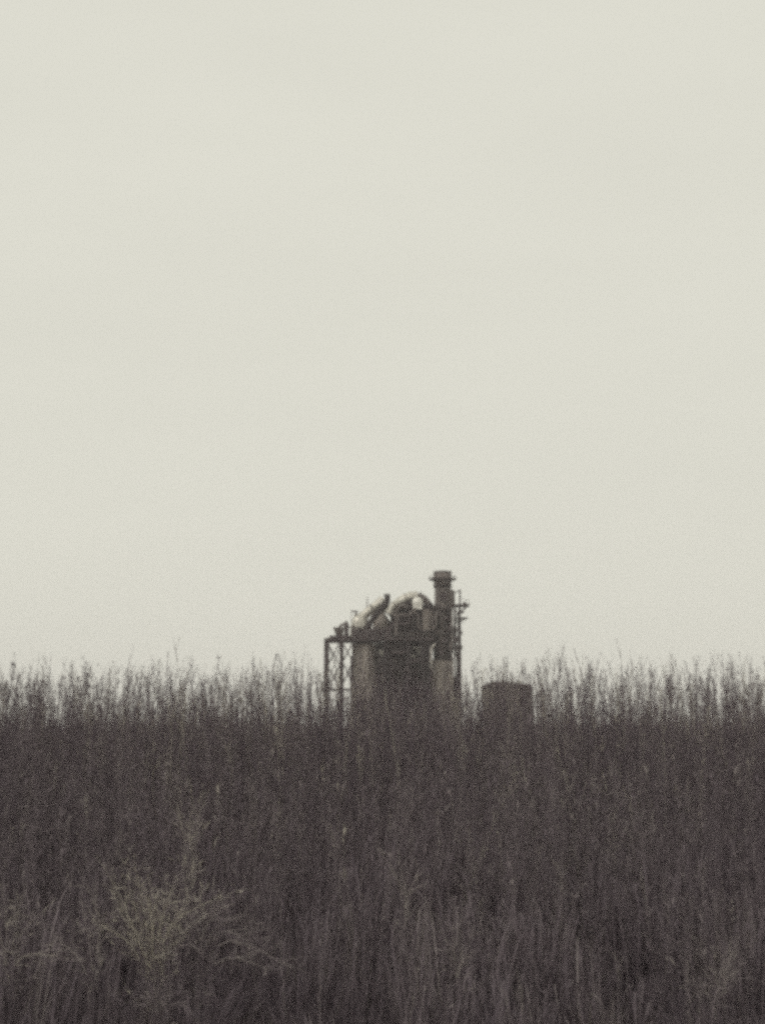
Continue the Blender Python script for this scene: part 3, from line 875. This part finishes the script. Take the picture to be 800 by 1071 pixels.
# --- foreground dry weeds
def dry_weed(label, base, Y, tips, tone=0.8, puff=16, leaf=.03, group=None, name='dry_weed'):
    b = at(base[0], base[1], Y)
    b.z = gz(b.x, Y)
    r = thing(name, label, 'weed', b, group)
    sp, lp = PB(), PB()
    for (mx_, my_, tx_, ty_) in tips:
        dy = random.uniform(-.18, .18)
        m_ = at(mx_, my_, Y + dy * .6) - b
        e_ = at(tx_, ty_, Y + dy) - b
        foot = Vector((random.uniform(-.04, .04) + m_.x * .9, random.uniform(-.05, .05), 0))
        path = smooth_path([foot, m_, e_], 5)
        kx = len(path) // 2
        sp.stem(path[:kx + 1], .0042, .0028, random.uniform(-.5, -.3), 4)     # darker lower half, paler upper half
        sp.stem(path[kx:], .0038, .0016, random.uniform(-.15, .08), 4)
        for k in range(17):                                        # side twigs
            u = random.uniform(.35, .98)
            i = min(int(u * (len(path) - 1)), len(path) - 2)
            q = path[i]
            d = (path[i + 1] - path[i]).normalized() * .6 + rdir(R(-50), R(60)) * .62
            ln = random.uniform(.05, .26)
            sp.stem([q, q + d * ln * .5, q + d * ln + Vector((0, 0, -.02))], .0014, .0006, random.uniform(-.25, .08))
            for j in range(2):
                lp.leaf(q + d * ln * random.uniform(.4, 1.05), d.normalized() + rdir(R(-60), R(70)) * .8, random.uniform(1.0, 3.0) * leaf, random.uniform(.12, .24) * leaf, random.uniform(-.2, .1))
        for k in range(puff):                                      # ragged head
            u = 1 - .34 * random.random() ** 1.3
            i = min(int(u * (len(path) - 1)), len(path) - 2)
            q = path[i].lerp(path[i + 1], random.random())
            lp.leaf(q + rdir(R(-90), R(90)) * .015, (path[i + 1] - path[i]).normalized() + rdir(R(-60), R(70)) * 1.0, random.uniform(1.2, 4.0) * leaf, random.uniform(.08, .2) * leaf, random.uniform(-.35, .1))
    pb_obj('stem', sp, M_weed, r, tone)
    pb_obj('foliage', lp, M_weed, r, tone)
    return r

dry_weed('largest pale dry weed in the left foreground with fanned ragged branches', (150, 1075), 8.3,
         [(143, 990, 108, 905), (150, 985, 128, 925), (160, 990, 150, 925), (165, 985, 182, 925), (170, 985, 232, 937),
          (165, 1000, 175, 945), (158, 1000, 140, 900), (160, 985, 164, 940), (175, 1000, 200, 930), (155, 1010, 122, 950), (150, 1000, 115, 930), (168, 1000, 190, 950), (160, 1005, 158, 945), (172, 1005, 215, 955), (146, 1005, 98, 965)], .88, 10)
dry_weed('drooping dry weed with tangled twigs just right of the largest foreground weed', (215, 1080), 8.2,
         [(215, 990, 250, 960), (222, 985, 262, 985), (210, 985, 232, 955), (225, 1010, 285, 1015), (212, 1000, 200, 960), (228, 990, 305, 1012)], .68, 12)
dry_weed('upright dry stems of a thin weed just left of the largest foreground weed', (98, 1080), 8.1,
         [(96, 1010, 84, 940), (100, 1005, 112, 952), (104, 1010, 100, 930), (90, 1020, 62, 985)], .72, 12)
dry_weed('pale ragged dry weed at the lower left border', (6, 1080), 8.4,
         [(8, 1010, 2, 925), (12, 1000, 22, 940), (14, 1000, 42, 955), (6, 1010, -14, 940), (16, 1010, 60, 1000)], .78, 18)
dry_weed('pale fluffy seed head standing above the largest foreground weed', (200, 1010), 10.2,
         [(204, 920, 207, 846), (203, 925, 197, 862), (202, 930, 186, 852)], .84, 26, .034)
dry_weed('thin weed with one curled dead leaf at its top mid-field', (420, 1020), 9.6,
         [(428, 960, 416, 920), (424, 970, 424, 928)], .78, 12, .03)
dry_weed('small pale tufted weed in the lower middle of the field', (478, 1075), 8.4,
         [(477, 1030, 474, 992), (480, 1025, 484, 1004)], .76, 14)
dry_weed('bent dry weed with pale tips in the lower right corner', (752, 1080), 8.2,
         [(752, 1040, 742, 1010), (756, 1040, 766, 1020), (750, 1045, 760, 990), (744, 1050, 728, 1035)], .72, 10)
dry_weed('low bent dry twig weed at the bottom edge below the largest foreground weed', (170, 1085), 7.8,
         [(165, 1062, 150, 1046), (175, 1060, 196, 1050), (172, 1058, 178, 1036)], .62, 6)
# slender dry stems in front, scattered over the lower right
GS = 'slender upright dry weed with a single bare stem among the foreground plants'
sl = []
for k in range(4):
    r = thing('slender_weed', GS, 'weed', (0, 0, 0), 'slender dry stems in the foreground')
    sp, lp = PB(), PB()
    path = [Vector((.02 * math.sin(i * 1.3 + k), .02 * math.cos(i + k), i / 6 + .0)) for i in range(7)]
    sp.stem(path, .0036, .0012, 0, 4)
    for j in range(16):
        q = path[random.randrange(3, 7)]
        lp.leaf(q + Vector((0, 0, random.uniform(-.08, .04))), rdir(R(10), R(80)), random.uniform(.02, .07), random.uniform(.004, .010), random.uniform(-.2, .1))
    pb_obj('stem', sp, M_weed, r, .50 + .06 * k)
    pb_obj('foliage', lp, M_weed, r, .52 + .06 * k)
    sl.append(r)
for k in range(46):
    px = random.uniform(265, 790)
    Y = random.uniform(7.9, 9.4)
    o = sl[k] if k < 4 else copy_thing(sl[k % 4])
    p = at(px, random.uniform(915, 1020), Y)
    zb_ = gz(p.x, Y)
    o.location = (p.x, Y, zb_)
    s = max(p.z - zb_, .25)
    o.scale = (s, s, s)
    o.rotation_euler = (random.gauss(0, .07), random.gauss(0, .09), random.uniform(0, 6.28))

# ------------------------------------------------------------------ haze
hz = MB().box(-700, 700, -330, 960, -1.4, 42)
mh = bpy.data.materials.new('mist')
mh.use_nodes = True
t_ = mh.node_tree
t_.nodes.clear()
pv = t_.nodes.new('ShaderNodeVolumePrincipled')
pv.inputs['Color'].default_value = (0.96, 0.91, 0.93, 1)
pv.inputs['Density'].default_value = HAZE
pv.inputs['Anisotropy'].default_value = 0.3
ou = t_.nodes.new('ShaderNodeOutputMaterial')
t_.links.new(pv.outputs['Volume'], ou.inputs['Volume'])
tag(hz.build('haze', mh), kind='stuff')
